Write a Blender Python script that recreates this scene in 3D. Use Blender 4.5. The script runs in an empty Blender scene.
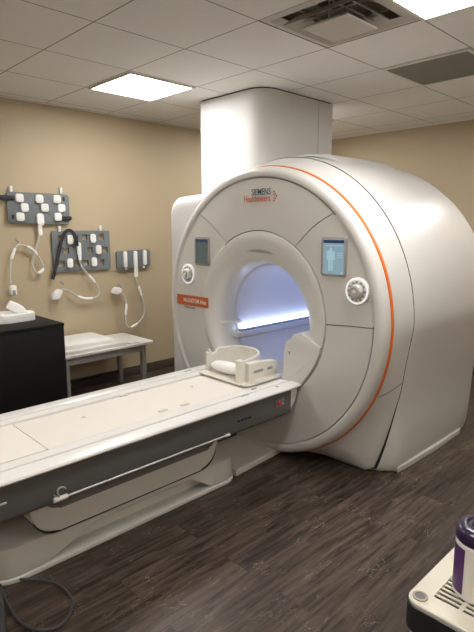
import bpy, bmesh, math, random
from mathutils import Vector, Matrix
random.seed(4)
C = bpy.context.scene.collection
PI = math.pi
R = math.radians
def sm(t):
    t = max(0.0, min(1.0, t)); return t*t*(3-2*t)

# ------------------------------------------------------------------ materials
def nt(name):
    m = bpy.data.materials.new(name); m.use_nodes = True
    return m, m.node_tree.nodes, m.node_tree.links, m.node_tree.nodes['Principled BSDF']
def mat(name, col, rough=.5, metal=0, coat=0, spec=.5, noise=0, nscale=40, bump=0, emit=None, estr=0):
    m, N, L, b = nt(name)
    b.inputs['Base Color'].default_value = (*col, 1)
    b.inputs['Roughness'].default_value = rough
    b.inputs['Metallic'].default_value = metal
    b.inputs['Coat Weight'].default_value = coat
    b.inputs['Coat Roughness'].default_value = .12
    b.inputs['Specular IOR Level'].default_value = spec
    tc = N.new('ShaderNodeTexCoord'); nz = N.new('ShaderNodeTexNoise')
    nz.inputs['Scale'].default_value = nscale; nz.inputs['Detail'].default_value = 4
    L.new(tc.outputs['Object'], nz.inputs['Vector'])
    mx = N.new('ShaderNodeMix'); mx.data_type = 'RGBA'
    k = max(noise, .01)
    mx.inputs[6].default_value = (*[c*(1-k) for c in col], 1)
    mx.inputs[7].default_value = (*[min(1, c*(1+k)) for c in col], 1)
    L.new(nz.outputs['Fac'], mx.inputs[0]); L.new(mx.outputs[2], b.inputs['Base Color'])
    if bump:
        bp = N.new('ShaderNodeBump'); bp.inputs['Strength'].default_value = bump; bp.inputs['Distance'].default_value = .004
        L.new(nz.outputs['Fac'], bp.inputs['Height']); L.new(bp.outputs['Normal'], b.inputs['Normal'])
    if emit:
        b.inputs['Emission Color'].default_value = (*emit, 1); b.inputs['Emission Strength'].default_value = estr
    return m

def floor_mat():
    m, N, L, b = nt('wood_plank_vinyl')
    tc = N.new('ShaderNodeTexCoord')
    br = N.new('ShaderNodeTexBrick')
    br.inputs['Scale'].default_value = 1; br.inputs['Brick Width'].default_value = 1.22; br.inputs['Row Height'].default_value = .18
    br.inputs['Mortar Size'].default_value = .0012; br.inputs['Mortar Smooth'].default_value = .2; br.offset = .37
    br.inputs['Color1'].default_value = (.0, .0, .0, 1); br.inputs['Color2'].default_value = (1, 1, 1, 1); br.inputs['Mortar'].default_value = (.2, .2, .2, 1)
    L.new(tc.outputs['Object'], br.inputs['Vector'])
    # plank-dependent offset of the grain
    cmb = N.new('ShaderNodeCombineXYZ')
    mul = N.new('ShaderNodeMath'); mul.operation = 'MULTIPLY'; mul.inputs[1].default_value = 37
    L.new(br.outputs['Color'], mul.inputs[0]); L.new(mul.outputs[0], cmb.inputs[2]); L.new(mul.outputs[0], cmb.inputs[0])
    add = N.new('ShaderNodeVectorMath'); add.operation = 'ADD'
    L.new(tc.outputs['Object'], add.inputs[0]); L.new(cmb.outputs[0], add.inputs[1])
    mp = N.new('ShaderNodeMapping'); mp.inputs['Scale'].default_value = (1.5, 15, 1)
    L.new(add.outputs[0], mp.inputs['Vector'])
    n1 = N.new('ShaderNodeTexNoise'); n1.inputs['Scale'].default_value = 2.2; n1.inputs['Detail'].default_value = 8; n1.inputs['Roughness'].default_value = .65; n1.inputs['Distortion'].default_value = .6
    L.new(mp.outputs[0], n1.inputs['Vector'])
    rp = N.new('ShaderNodeValToRGB')
    rp.color_ramp.elements[0].position = .36; rp.color_ramp.elements[0].color = (.020, .013, .010, 1)
    rp.color_ramp.elements[1].position = .74; rp.color_ramp.elements[1].color = (.118, .087, .067, 1)
    L.new(n1.outputs['Fac'], rp.inputs['Fac'])
    # pale scratch-like grain marks
    mp2 = N.new('ShaderNodeMapping'); mp2.inputs['Scale'].default_value = (3.4, 11, 1)
    L.new(add.outputs[0], mp2.inputs['Vector'])
    n2 = N.new('ShaderNodeTexNoise'); n2.inputs['Scale'].default_value = 1.6; n2.inputs['Detail'].default_value = 3; n2.inputs['Distortion'].default_value = 2.5
    L.new(mp2.outputs[0], n2.inputs['Vector'])
    r2 = N.new('ShaderNodeValToRGB')
    e = r2.color_ramp.elements; e[0].position = .49; e[0].color = (0, 0, 0, 1); e[1].position = .5; e[1].color = (1, 1, 1, 1)
    x = r2.color_ramp.elements.new(.51); x.color = (0, 0, 0, 1)
    L.new(n2.outputs['Fac'], r2.inputs['Fac'])
    n3 = N.new('ShaderNodeTexNoise'); n3.inputs['Scale'].default_value = 7; n3.inputs['Detail'].default_value = 2
    L.new(tc.outputs['Object'], n3.inputs['Vector'])
    r3 = N.new('ShaderNodeValToRGB'); r3.color_ramp.elements[0].position = .52; r3.color_ramp.elements[1].position = .62
    L.new(n3.outputs['Fac'], r3.inputs['Fac'])
    mm = N.new('ShaderNodeMath'); mm.operation = 'MULTIPLY'; L.new(r2.outputs['Color'], mm.inputs[0]); L.new(r3.outputs['Color'], mm.inputs[1])
    m2 = N.new('ShaderNodeMath'); m2.operation = 'MULTIPLY'; m2.inputs[1].default_value = .75; L.new(mm.outputs[0], m2.inputs[0])
    mx = N.new('ShaderNodeMix'); mx.data_type = 'RGBA'; mx.inputs[7].default_value = (.34, .27, .21, 1)
    L.new(m2.outputs[0], mx.inputs[0]); L.new(rp.outputs['Color'], mx.inputs[6])
    # plank tone and joints
    tn = N.new('ShaderNodeMapRange'); tn.inputs['To Min'].default_value = .75; tn.inputs['To Max'].default_value = 1.2
    L.new(br.outputs['Color'], tn.inputs['Value'])
    v = N.new('ShaderNodeVectorMath'); v.operation = 'SCALE'; L.new(mx.outputs[2], v.inputs[0]); L.new(tn.outputs[0], v.inputs['Scale'])
    L.new(v.outputs[0], b.inputs['Base Color'])
    b.inputs['Roughness'].default_value = .42; b.inputs['Specular IOR Level'].default_value = .35
    bp = N.new('ShaderNodeBump'); bp.inputs['Strength'].default_value = .25; bp.inputs['Distance'].default_value = .002
    L.new(n1.outputs['Fac'], bp.inputs['Height']); L.new(bp.outputs['Normal'], b.inputs['Normal'])
    return m

T = .61          # ceiling tile
def ceiling_mat():
    m, N, L, b = nt('ceiling_tiles')
    tc = N.new('ShaderNodeTexCoord'); sp = N.new('ShaderNodeSeparateXYZ'); L.new(tc.outputs['Object'], sp.inputs[0])
    outs = []
    for k in (0, 1):
        d = N.new('ShaderNodeMath'); d.operation = 'DIVIDE'; d.inputs[1].default_value = T; L.new(sp.outputs[k], d.inputs[0])
        a = N.new('ShaderNodeMath'); a.operation = 'ADD'; a.inputs[1].default_value = 50.5; L.new(d.outputs[0], a.inputs[0])
        f = N.new('ShaderNodeMath'); f.operation = 'FRACT'; L.new(a.outputs[0], f.inputs[0])
        s = N.new('ShaderNodeMath'); s.operation = 'SUBTRACT'; s.inputs[1].default_value = .5; L.new(f.outputs[0], s.inputs[0])
        ab = N.new('ShaderNodeMath'); ab.operation = 'ABSOLUTE'; L.new(s.outputs[0], ab.inputs[0]); outs.append(ab)
    mn = N.new('ShaderNodeMath'); mn.operation = 'MINIMUM'; L.new(outs[0].outputs[0], mn.inputs[0]); L.new(outs[1].outputs[0], mn.inputs[1])
    rp = N.new('ShaderNodeValToRGB'); e = rp.color_ramp.elements
    e[0].position = .0; e[0].color = (.20, .18, .16, 1); e[1].position = .018; e[1].color = (.79, .765, .73, 1)
    for p, c in ((.0035, (.22, .20, .18, 1)), (.0065, (.66, .64, .60, 1)), (.013, (.82, .80, .76, 1))):
        x = e.new(p); x.color = c
    L.new(mn.outputs[0], rp.inputs['Fac'])
    nz = N.new('ShaderNodeTexNoise'); nz.inputs['Scale'].default_value = 120; nz.inputs['Detail'].default_value = 3
    L.new(tc.outputs['Object'], nz.inputs['Vector'])
    mr = N.new('ShaderNodeMapRange'); mr.inputs['To Min'].default_value = .93; mr.inputs['To Max'].default_value = 1.05; L.new(nz.outputs['Fac'], mr.inputs['Value'])
    v = N.new('ShaderNodeVectorMath'); v.operation = 'SCALE'; L.new(rp.outputs['Color'], v.inputs[0]); L.new(mr.outputs[0], v.inputs['Scale'])
    L.new(v.outputs[0], b.inputs['Base Color']); b.inputs['Roughness'].default_value = .9
    b.inputs['Specular IOR Level'].default_value = .15
    return m
def eggcrate_mat():
    m, N, L, b = nt('egg_crate_grille')
    tc = N.new('ShaderNodeTexCoord'); ck = N.new('ShaderNodeTexBrick'); ck.offset = 0
    ck.inputs['Scale'].default_value = 1; ck.inputs['Brick Width'].default_value = .0127; ck.inputs['Row Height'].default_value = .0127; ck.inputs['Mortar Size'].default_value = .0012
    ck.inputs['Color1'].default_value = (.115, .105, .085, 1); ck.inputs['Color2'].default_value = (.13, .12, .10, 1); ck.inputs['Mortar'].default_value = (.32, .30, .26, 1)
    L.new(tc.outputs['Object'], ck.inputs['Vector']); L.new(ck.outputs['Color'], b.inputs['Base Color']); b.inputs['Roughness'].default_value = .7
    return m

M = dict(
  wall=mat('beige_wall_paint', (.455, .37, .25), .55, noise=.02, nscale=6, spec=.3),
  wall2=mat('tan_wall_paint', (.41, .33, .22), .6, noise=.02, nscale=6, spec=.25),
  base=mat('brown_vinyl_base', (.075, .055, .045), .45),
  white=mat('gantry_white_plastic', (.68, .665, .645), .33, coat=.2, noise=.006, nscale=3),
  face=mat('gantry_face_plastic', (.645, .63, .605), .32, coat=.2, noise=.006, nscale=3),
  face_shade=mat('recess_shade_grey', (.36, .345, .32), .5),  # face plastic darkened to carry the shade of the crescent recess
  slotbeige=mat('slot_beige', (.60, .555, .47), .5),
  cowl=mat('white_cowl', (.62, .615, .61), .5),
  liner=mat('bore_liner', (.62, .64, .75), .45),
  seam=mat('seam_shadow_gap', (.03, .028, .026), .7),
  orange=mat('orange_accent', (.78, .17, .02), .35, coat=.4),
  table=mat('table_white', (.73, .715, .69), .34, coat=.25, noise=.006),
  cushion=mat('cushion_cream', (.74, .695, .635), .55, noise=.012, nscale=18),
  tgrey=mat('table_side_grey', (.105, .104, .10), .42, coat=.1),
  tgrey2=mat('lift_sleeve_grey', (.16, .158, .15), .5),
  light=mat('lift_cover_plastic', (.64, .62, .58), .38, coat=.2),
  chrome=mat('brushed_rail', (.55, .54, .52), .4, metal=.7),
  black=mat('cabinet_black', (.010, .009, .009), .6, spec=.2, noise=.08),
  blackp=mat('black_plastic', (.015, .014, .016), .35),
  cream=mat('coil_cream', (.72, .685, .615), .42, coat=.1),
  cwhite=mat('coil_white', (.80, .79, .77), .38, coat=.15),
  cgrey=mat('coil_rubber_grey', (.16, .175, .185), .6, noise=.05),
  cable=mat('coil_cable', (.50, .485, .45), .45),
  hose=mat('floor_hose_grey', (.055, .055, .058), .4),
  strap=mat('black_strap', (.018, .019, .024), .6),
  benchtop=mat('bench_laminate', (.62, .595, .55), .45),
  benchleg=mat('bench_frame_grey', (.30, .29, .27), .45),
  scrframe=mat('screen_bezel', (.33, .32, .31), .4),
  scrL=mat('display_teal', (.04, .05, .05), .2, emit=(.028, .040, .040), estr=1),
  scrR=mat('display_blue', (.06, .08, .10), .25, emit=(.12, .18, .21), estr=1.0),
  uidark=mat('display_header', (.01, .02, .05), .3, emit=(.008, .02, .06), estr=.6),
  uilite=mat('display_figure', (.1, .2, .25), .3, emit=(.16, .235, .27), estr=1.0),
  ledring=mat('dial_light_ring', (.8, .8, .8), .4, emit=(.85, .92, 1.0), estr=.32),
  knob=mat('dial_knob', (.52, .50, .46), .35, metal=.0, coat=.5),
  textblue=mat('lettering_petrol', (.01, .09, .14), .5),
  textorange=mat('lettering_orange', (.62, .13, .04), .5),
  textwhite=mat('lettering_white', (.85, .75, .68), .5),
  textgrey=mat('lettering_grey', (.12, .13, .14), .5),
  label=mat('label_orange', (.50, .115, .035), .45),
  led=mat('bore_led', (.9, .95, 1), .4, emit=(.66, .76, 1.0), estr=2.7),
  ledslot=mat('bore_slot_blue', (.28, .33, .46), .5),
  lamp=mat('light_diffuser', (.9, .9, .88), .5, emit=(1.0, .985, .955), estr=17),
  fixture=mat('fixture_white', (.70, .68, .63), .5),
  vent=mat('diffuser_metal', (.52, .49, .44), .5, noise=.06, nscale=9),
  dark=mat('duct_dark', (.02, .018, .016), .8),
  cart=mat('cart_cream', (.68, .64, .53), .45, noise=.02),
  cartleg=mat('cart_leg_beige', (.34, .31, .25), .5),
  canister=mat('canister_white', (.74, .71, .66), .4, noise=.01),
  purple=mat('lid_purple', (.020, .009, .042), .3, coat=.3),
  purplel=mat('label_purple', (.085, .028, .13), .45),
  red=mat('button_red', (.5, .03, .02), .35),
  floor=floor_mat(), ceiling=ceiling_mat(), crate=eggcrate_mat())

# ------------------------------------------------------------------ helpers
ROOTLOC = {}
def link(name, bm, m, parent=None, smooth=True, angle=35):
    bmesh.ops.recalc_face_normals(bm, faces=bm.faces)
    me = bpy.data.meshes.new(name); bm.to_mesh(me); bm.free()
    ms = m if isinstance(m, (list, tuple)) else [m]
    for q in ms: me.materials.append(M[q])
    if smooth:
        for p in me.polygons: p.use_smooth = True
        try: me.set_sharp_from_angle(angle=R(angle))
        except Exception: pass
    o = bpy.data.objects.new(name, me); C.objects.link(o)
    if parent is not None:
        o.parent = parent
        o.matrix_parent_inverse = Matrix.Translation(-ROOTLOC[parent])
        ROOTLOC[o] = ROOTLOC[parent].copy() * 0
    else: ROOTLOC[o] = Vector((0, 0, 0))
    return o
def sub(name, bm, m, parent, **k):          # child of a part (its own origin is the world's)
    bmesh.ops.recalc_face_normals(bm, faces=bm.faces)
    me = bpy.data.meshes.new(name); bm.to_mesh(me); bm.free(); me.materials.append(M[m])
    for p in me.polygons: p.use_smooth = True
    try: me.set_sharp_from_angle(angle=R(35))
    except Exception: pass
    o = bpy.data.objects.new(name, me); C.objects.link(o); o.parent = parent
    return o
def thing(name, label, cat, loc, group=None):
    o = bpy.data.objects.new(name, None); C.objects.link(o); o.location = loc
    o.empty_display_size = .1
    o['label'] = label; o['category'] = cat
    if group: o['group'] = group
    ROOTLOC[o] = Vector(loc); return o
def tag(o, label, cat, group=None):
    o['label'] = label; o['category'] = cat
    if group: o['group'] = group
    return o
def struct(o): o['kind'] = 'structure'; return o

def nb(): return bmesh.new()
def box(bm, x0, x1, y0, y1, z0, z1, bev=0, seg=2):
    vs = [bm.verts.new(p) for p in ((x0,y0,z0),(x1,y0,z0),(x1,y1,z0),(x0,y1,z0),(x0,y0,z1),(x1,y0,z1),(x1,y1,z1),(x0,y1,z1))]
    fs = [bm.faces.new([vs[i] for i in f]) for f in ((0,3,2,1),(4,5,6,7),(0,1,5,4),(1,2,6,5),(2,3,7,6),(3,0,4,7))]
    if bev:
        es = set(e for f in fs for e in f.edges)
        bmesh.ops.bevel(bm, geom=list(es), offset=bev, segments=seg, profile=.5, affect='EDGES')
    return bm
def prism(bm, pts, axis, a, b, bev=0, seg=2):
    """closed 2-D outline extruded along axis from a to b"""
    def P(u, v, w):
        return {0: (w, u, v), 1: (u, w, v), 2: (u, v, w)}[axis]
    n = len(pts)
    A = [bm.verts.new(P(u, v, a)) for u, v in pts]; B = [bm.verts.new(P(u, v, b)) for u, v in pts]
    f1 = bm.faces.new(A); f2 = bm.faces.new(list(reversed(B)))
    for i in range(n):
        bm.faces.new((A[i], B[i], B[(i+1) % n], A[(i+1) % n]))
    if bev:
        es = set(list(f1.edges)+list(f2.edges))
        bmesh.ops.bevel(bm, geom=list(es), offset=bev, segments=seg, profile=.5, affect='EDGES')
    return bm
def rrect(x0, x1, y0, y1, r, n=6):
    rr = r if isinstance(r, (tuple, list)) else (r,)*4
    out = []
    for (cx, cy, a0, q) in ((x1, y1, 0, rr[0]), (x0, y1, 90, rr[1]), (x0, y0, 180, rr[2]), (x1, y0, 270, rr[3])):
        sx = 1 if cx == x1 else -1; sy = 1 if cy == y1 else -1
        if q < 1e-5: out.append((cx, cy)); continue
        for k in range(n+1):
            a = R(a0 + 90*k/n); out.append((cx - sx*q + q*math.cos(a), cy - sy*q + q*math.sin(a)))
    return out
def rings(bm, rs, close=True, cap0=False, cap1=False):
    V = [[bm.verts.new(p) for p in r] for r in rs]
    n = len(rs[0])
    for a, b in zip(V, V[1:]):
        for i in range(n if close else n-1):
            j = (i+1) % n
            try: bm.faces.new((a[i], a[j], b[j], b[i]))
            except ValueError: pass
    if cap0: bm.faces.new(V[0])
    if cap1: bm.faces.new(list(reversed(V[-1])))
    return V
def catmull(pts, n=6):
    P = [Vector(p) for p in pts]; P = [P[0]*2-P[1]] + P + [P[-1]*2-P[-2]]
    out = []
    for i in range(1, len(P)-2):
        for k in range(n):
            t = k/n
            out.append(.5*((2*P[i]) + (P[i+1]-P[i-1])*t + (2*P[i-1]-5*P[i]+4*P[i+1]-P[i+2])*t*t + (3*P[i]-P[i-1]-3*P[i+1]+P[i+2])*t**3))
    out.append(P[-2]); return out
def tube(bm, pts, r, n=8, caps=True):
    P = [Vector(p) for p in pts]
    d = (P[1]-P[0]).normalized(); u = d.orthogonal().normalized()
    rs = []
    for i, p in enumerate(P):
        a = P[max(0, i-1)]; b = P[min(len(P)-1, i+1)]; t = (b-a).normalized()
        u = (u - t*u.dot(t)).normalized(); v = t.cross(u)
        q = r(i/(len(P)-1)) if callable(r) else r
        rs.append([p + (u*math.cos(2*PI*k/n) + v*math.sin(2*PI*k/n))*q for k in range(n)])
    rings(bm, rs, True, caps, caps); return bm
def lathe_z(bm, cx, cy, prof, n=32):
    rs = [[(cx+r*math.cos(2*PI*k/n), cy+r*math.sin(2*PI*k/n), z) for k in range(n)] for r, z in prof]
    rings(bm, rs, True, True, True); return bm

# camera, calibrated from the ceiling grid (0.61 m tiles)
CAM = Vector((-1.529, -2.030, 1.555)); YAW, PITCH, ROLL, FL = R(45.69), R(-9.77), R(-.11), 518.9
fw = Vector((math.cos(PITCH)*math.cos(YAW), math.cos(PITCH)*math.sin(YAW), math.sin(PITCH)))
rt = Vector((math.sin(YAW), -math.cos(YAW), 0)); up = rt.cross(fw)
rt, up = rt*math.cos(ROLL) + up*math.sin(ROLL), up*math.cos(ROLL) - rt*math.sin(ROLL)
def at(x, y, ax, val):
    r = fw + rt*((x-237)/FL) - up*((y-316)/FL)
    return CAM + r*((val-CAM[ax])/r[ax])

# ------------------------------------------------------------------ room
X0, X1, Y0, Y1, H = -3.05, 3.97, -3.66, 2.55, 2.62
struct(link('floor', box(nb(), X0, X1, Y0, Y1, -.1, 0), 'floor', smooth=False))
bm = nb()      # ceiling with one open bay for the air diffuser
gx = [X0, T, 2*T, X1]; gy = [Y0, -T, 0, Y1]
for i in range(3):
    for j in range(3):
        if i == 1 and j == 1: continue
        bm.faces.new([bm.verts.new(p) for p in ((gx[i], gy[j], H), (gx[i], gy[j+1], H), (gx[i+1], gy[j+1], H), (gx[i+1], gy[j], H))])
bmesh.ops.remove_doubles(bm, verts=bm.verts, dist=1e-5)
struct(link('ceiling', bm, 'ceiling', smooth=False))
struct(link('wall_left', box(nb(), X0, X1, Y1, Y1+.1, -.1, H+.02), 'wall', smooth=False))
struct(link('wall_far', box(nb(), X1, X1+.1, Y0, Y1+.1, -.1, H+.02), 'wall2', smooth=False))
struct(link('wall_right', box(nb(), X0, X1, Y0-.1, Y0, -.1, H+.02), 'wall', smooth=False))
struct(link('wall_behind', box(nb(), X0-.1, X0, Y0-.1, Y1+.1, -.1, H+.02), 'wall', smooth=False))
struct(link('baseboard_left', box(nb(), X0, X1, Y1-.008, Y1, 0, .102, .003), 'base'))
struct(link('baseboard_far', box(nb(), X1-.008, X1, Y0, Y1-.008, 0, .102, .003), 'base'))
struct(link('trim_1', box(nb(), X0, X1, Y1-.014, Y1, H-.012, H, 0), 'fixture'))
struct(link('trim_2', box(nb(), X1-.014, X1, Y0, Y1-.014, H-.012, H, 0), 'fixture'))

def ceiling_light(i, j, label):
    x0, x1, y0, y1 = i*T+.012, (i+1)*T-.012, j*T+.012, (j+1)*T-.012
    t = thing('ceiling_light', label, 'light', ((x0+x1)/2, (y0+y1)/2, H-.014), 'square ceiling light panels')
    bm = nb()
    for a in ((x0, x1, y0, y0+.018), (x0, x1, y1-.018, y1), (x0, x0+.018, y0+.018, y1-.018), (x1-.018, x1, y0+.018, y1-.018)):
        box(bm, *a, H-.014, H)
    link('frame', bm, 'fixture', t, smooth=False)
    link('diffuser', box(nb(), x0+.018, x1-.018, y0+.018, y1-.018, H-.009, H-.002), 'lamp', t, smooth=False)
ceiling_light(1, 2, 'square lit ceiling panel near the beige coil wall, left of the column')
ceiling_light(1, -2, 'square lit ceiling panel at the upper right, beside the air vent')
ceiling_light(4, 2, 'square lit ceiling panel behind the white column')
ceiling_light(5, -2, 'square lit ceiling panel above the right rear of the scanner')
ceiling_light(-3, 2, 'added unseen ceiling light panel behind the camera on the left')  # this panel and those below are unseen, added to brighten the foreground
ceiling_light(-3, -2, 'added unseen ceiling light panel above and behind the camera')
ceiling_light(1, -6, 'added unseen ceiling light panel on the right side of the room out of frame')
ceiling_light(-4, -6, 'added unseen ceiling light panel in the corner behind the camera')

# air diffuser
t = thing('air_diffuser', 'square white louvred air diffuser in the ceiling with dusty central plate', 'vent', (1.5*T, -.5*T, H-.05))
bm = nb(); x0, x1, y0, y1 = T+.004, 2*T-.004, -T+.004, -.004; cx, cy = 1.5*T, -.5*T
rs = []
for h, z in ((.30, H+.0), (.30, H+.13)):
    rs.append([(cx-h, cy-h, z), (cx+h, cy-h, z), (cx+h, cy+h, z), (cx-h, cy+h, z)])
rings(bm, rs, True, False, True)
link('duct_box', bm, 'vent', t, smooth=False)
bm = nb(); n = 32
rings(bm, [[(cx+.13*math.cos(2*PI*k/n), cy+.13*math.sin(2*PI*k/n), z) for k in range(n)] for z in (H+.128, H+.10)], True, False, True)
link('duct_opening', bm, 'dark', t)
def louvre(h0, z0, h1, z1, nm='louvre'):
    bm = nb(); q = .004
    def sq(h, z): return [(cx-h, cy-h, z), (cx+h, cy-h, z), (cx+h, cy+h, z), (cx-h, cy+h, z)]
    rings(bm, [sq(h0, z0), sq(h1, z1), sq(h1-q, z1+.002), sq(h0-q, z0+.004), sq(h0, z0)], True)
    return link(nm, bm, 'vent', t, smooth=False)
louvre(.301, H+.001, .262, H-.006, 'outer_flange')
louvre(.262, H-.006, .228, H+.014, 'inner_flange')
louvre(.215, H-.028, .155, H+.025)
bm = nb(); sq = lambda h, z: [(cx-h, cy-h, z), (cx+h, cy-h, z), (cx+h, cy+h, z), (cx-h, cy+h, z)]
rings(bm, [sq(.124, H-.026), sq(.142, H-.042), sq(.136, H-.045), sq(.05, H-.042)], True, True, True)
link('centre_plate', bm, 'vent', t, smooth=False)
bm = nb()
for s in (-1, 1):
    tube(bm, [(cx+s*.1, cy, H-.018), (cx+s*.1, cy, H+.1)], .004)
    box(bm, cx-.235, cx+.235, cy+s*.09-.003, cy+s*.09+.003, H+.01, H+.02)
    box(bm, cx+s*.09-.003, cx+s*.09+.003, cy-.235, cy+.235, H+.01, H+.02)
link('bracket', bm, 'vent', t)

# return grille
t = thing('return_air_grille', 'rectangular grey egg crate return air grille set in the ceiling', 'vent', (3.5*T, -.5*T, H-.012))
bm = nb(); x0, x1, y0, y1 = 3*T+.006, 4*T-.006, -T+.006, -.006; w = .02
for a in ((x0, x1, y0, y0+w), (x0, x1, y1-w, y1), (x0, x0+w, y0+w, y1-w), (x1-w, x1, y0+w, y1-w)): box(bm, *a, H-.01, H)
link('frame', bm, 'fixture', t, smooth=False)
link('grille', box(nb(), x0+w, x1-w, y0+w, y1-w, H-.006, H-.001), 'crate', t, smooth=False)

# ------------------------------------------------------------------ scanner
YC, ZC = .375, .972
scan = thing('mri_scanner', 'large white MRI scanner with round bore and thin orange accent ring', 'scanner', (1.8, YC, 0))
def pt(x, r, phi, yc=YC, zc=ZC): return (x, yc - r*math.cos(phi), zc + r*math.sin(phi))
# body outline (right half widths by height)
WZ = [(0, .885), (.03, .90), (.2, .915), (.49, .93), (.75, .965), (.97, 1.0)]
def wz(z):
    for (a, u), (b, v) in zip(WZ, WZ[1:]):
        if z <= b: return u + (v-u)*max(0, (z-a))/(b-a)
    return WZ[-1][1]
def outline(phi, Rr, grow=0, zc=ZC, chin=0):
    """radius of the D-shaped section in direction phi"""
    s, c = math.sin(phi), abs(math.cos(phi))
    if s >= 0:
        side = (1.0+grow); top = Rr+grow     # slightly taller than wide
        return 1/math.sqrt((c/side)**2 + (s/top)**2)
    lo, hi = 0, 1.6
    for _ in range(30):
        m = (lo+hi)/2; z = zc + m*s
        if z <= 0.0 or m*c > wz(z)+grow*(.2+.8*max(0, z)/zc)-chin*(1-min(1, max(z, 0)/.56))**1.2: hi = m
        else: lo = m
    return lo
XS = 1.28
NP = 144
PH = [2*PI*k/NP for k in range(NP)]
def dring(x, Rr, grow=0, shrink=0):
    out = []; ch = .12*(1-min(1, max(0, x-XS)/.10))**2
    for ph in PH:
        r = outline(ph, Rr, grow, chin=ch) - shrink
        p = pt(x, r, ph); out.append((p[0], p[1], max(p[2], 0.0 if shrink == 0 else min(.06, shrink*.4))))
    return out
XS = 1.28
# front shell: orange ring -> seam
def shell_pt(ph, s, lift=0):
    r0 = .972; r1 = outline(ph, 1.045, chin=.12)
    e = (s/.8*.95 if s < .8 else .95+.05*(1-((1-s)/.2)**2)) if r1 > r0+.12 else s**.8
    p = pt(1.085 + (XS-1.085)*s - lift, r0 + (r1-r0)*e, ph)
    return (p[0], p[1], max(p[2], .004))
bm = nb(); rs = [[shell_pt(ph, k/16) for ph in PH] for k in range(17)]
rings(bm, rs)
fs = link('front_shell', bm, 'white', scan, angle=50)
link('panel_joint', tube(nb(), [shell_pt(R(-24.5)+R(4.5)*k/12, .1+.88*k/12, .0005) for k in range(13)], .0018, 6), 'seam', scan)
# dark recessed gap then the rear shell
bm = nb(); rings(bm, [dring(XS-.001, 1.045, 0, .0), dring(XS+.003, 1.045, 0, .010), dring(XS+.006, 1.045, 0, .010), dring(XS+.0095, 1.046, 0, .0)])
link('shell_joint', bm, 'seam', scan)
bm = nb(); prof = [(XS+.0085, 0, 0), (XS+.02, .004, 0), (XS+.04, .005, 0), (XS+.065, .006, 0), (XS+.10, .008, 0), (1.5, .015, 0), (1.8, .022, 0), (2.1, .02, 0), (2.34, .012, 0), (2.44, .0, .012), (2.52, 0, .05), (2.58, 0, .11), (2.62, 0, .19), (2.635, 0, .28), (2.64, 0, .42)]
rs = [dring(x, 1.05, g, sh) for x, g, sh in prof]
rs.append([pt(2.64, .40, ph, zc=.92) for ph in PH])
rings(bm, rs)
link('rear_shell', bm, 'white', scan, angle=50)
# raised spine cover along the top
bm = nb(); rs = []
for x, hh in ((1.42, -.006), (1.46, .012), (1.55, .020), (2.0, .022), (2.22, .016), (2.28, -.006)):
    ring = []
    for k in range(21):
        ph = R(72 + (128-72)*k/20); q = min(1, min(k, 20-k)/2.0)
        ring.append(pt(x, outline(ph, 1.05)+.022 + (hh if q >= 1 else hh*q-.008*(1-q)), ph))
    rs.append(ring)
rings(bm, rs, close=False)
link('spine_cover', bm, 'white', scan)

# kick step at the foot of the right side
def plan_path(off, z):
    out = []
    for x, y in ((1.372, YC-.895), (1.45, YC-.903), (1.9, YC-.914), (2.3, YC-.904), (2.44, YC-.86), (2.53, YC-.78)):
        out.append((x - off*(.8 if x < 1.3 else .2), y - off*(.3 if x < 1.3 else 1), z))
    return out
bm = nb(); rings(bm, [plan_path(.004, 0), plan_path(.006, .03), plan_path(0, .038), plan_path(-.03, .04)], close=False)
link('kick_strip', bm, 'light', scan)

# round front: rim roll
def zc_of(r):      # flare centre drops towards the bore
    if r > .57: return .961 + (ZC-.961)*sm((r-.57)/.22)
    return .90 + (.961-.90)*sm((r-.38)/.19)
def yc_of(r):
    if r > .57: return .366 + (YC-.366)*sm((r-.57)/.22)
    return .380 - .014*sm((r-.42)/.15)
def rev(bm, prof, phis=None, close=True):
    phis = phis or PH
    rings(bm, [[pt(x, r, ph, yc_of(r), zc_of(r)) for ph in phis] for r, x in prof], close=close)
bm = nb()
rev(bm, [(.898, 1.035), (.901, 1.012), (.908, 1.001), (.925, .998), (.944, 1.003), (.958, 1.014), (.967, 1.033), (.971, 1.056), (.972, 1.078), (.972, 1.09)])
link('rim', bm, 'white', scan)
bm = nb(); rev(bm, [(.966, 1.070), (.9765, 1.0725), (.9795, 1.080), (.9795, 1.090), (.9765, 1.097), (.966, 1.10)], [R(-85+182*k/120) for k in range(121)], False)
link('accent_ring', bm, 'orange', scan)
# dark backing for the gaps between face panels
bm = nb(); rev(bm, [(.56, 1.018), (.60, 1.022), (.91, 1.034)])
link('gap_backing', bm, 'seam', scan)
# face panels (annular sectors separated by thin gaps)
def face_x(r): return 1.004 + (r-.57)*.012 - .006*math.sin(PI*(r-.57)/.33)
def face_panel(p0, p1, q0, q1):
    """p angle at the inner circle, q angle at the outer circle (start, end)"""
    bm = nb(); nr, na = 8, 40; g = .0028
    rs = []
    for i in range(-1, nr+2):
        ii = min(max(i, 0), nr); u = ii/nr; r = .5715 + (.8955-.5715)*u
        a0 = R(p0+(q0-p0)*u) + g/r; a1 = R(p1+(q1-p1)*u) - g/r
        x = face_x(r) + (.02 if i in (-1, nr+1) else 0)
        yc, zc = yc_of(r), zc_of(r)
        row = [pt(x+.02, r, a0, yc, zc)] + [pt(x, r, a0+(a1-a0)*k/na, yc, zc) for k in range(na+1)] + [pt(x+.02, r, a1, yc, zc)]
        rs.append(row)
    rings(bm, rs, close=False)
    return link('face_panel', bm, 'face', scan)
face_panel(55.6, 122.1, 47.4, 131.1)
face_panel(1.1, 55.6, 1.1, 47.4)
face_panel(-90, 1.1, -90, 1.1)
face_panel(122.1, 270, 131.1, 270)
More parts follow.
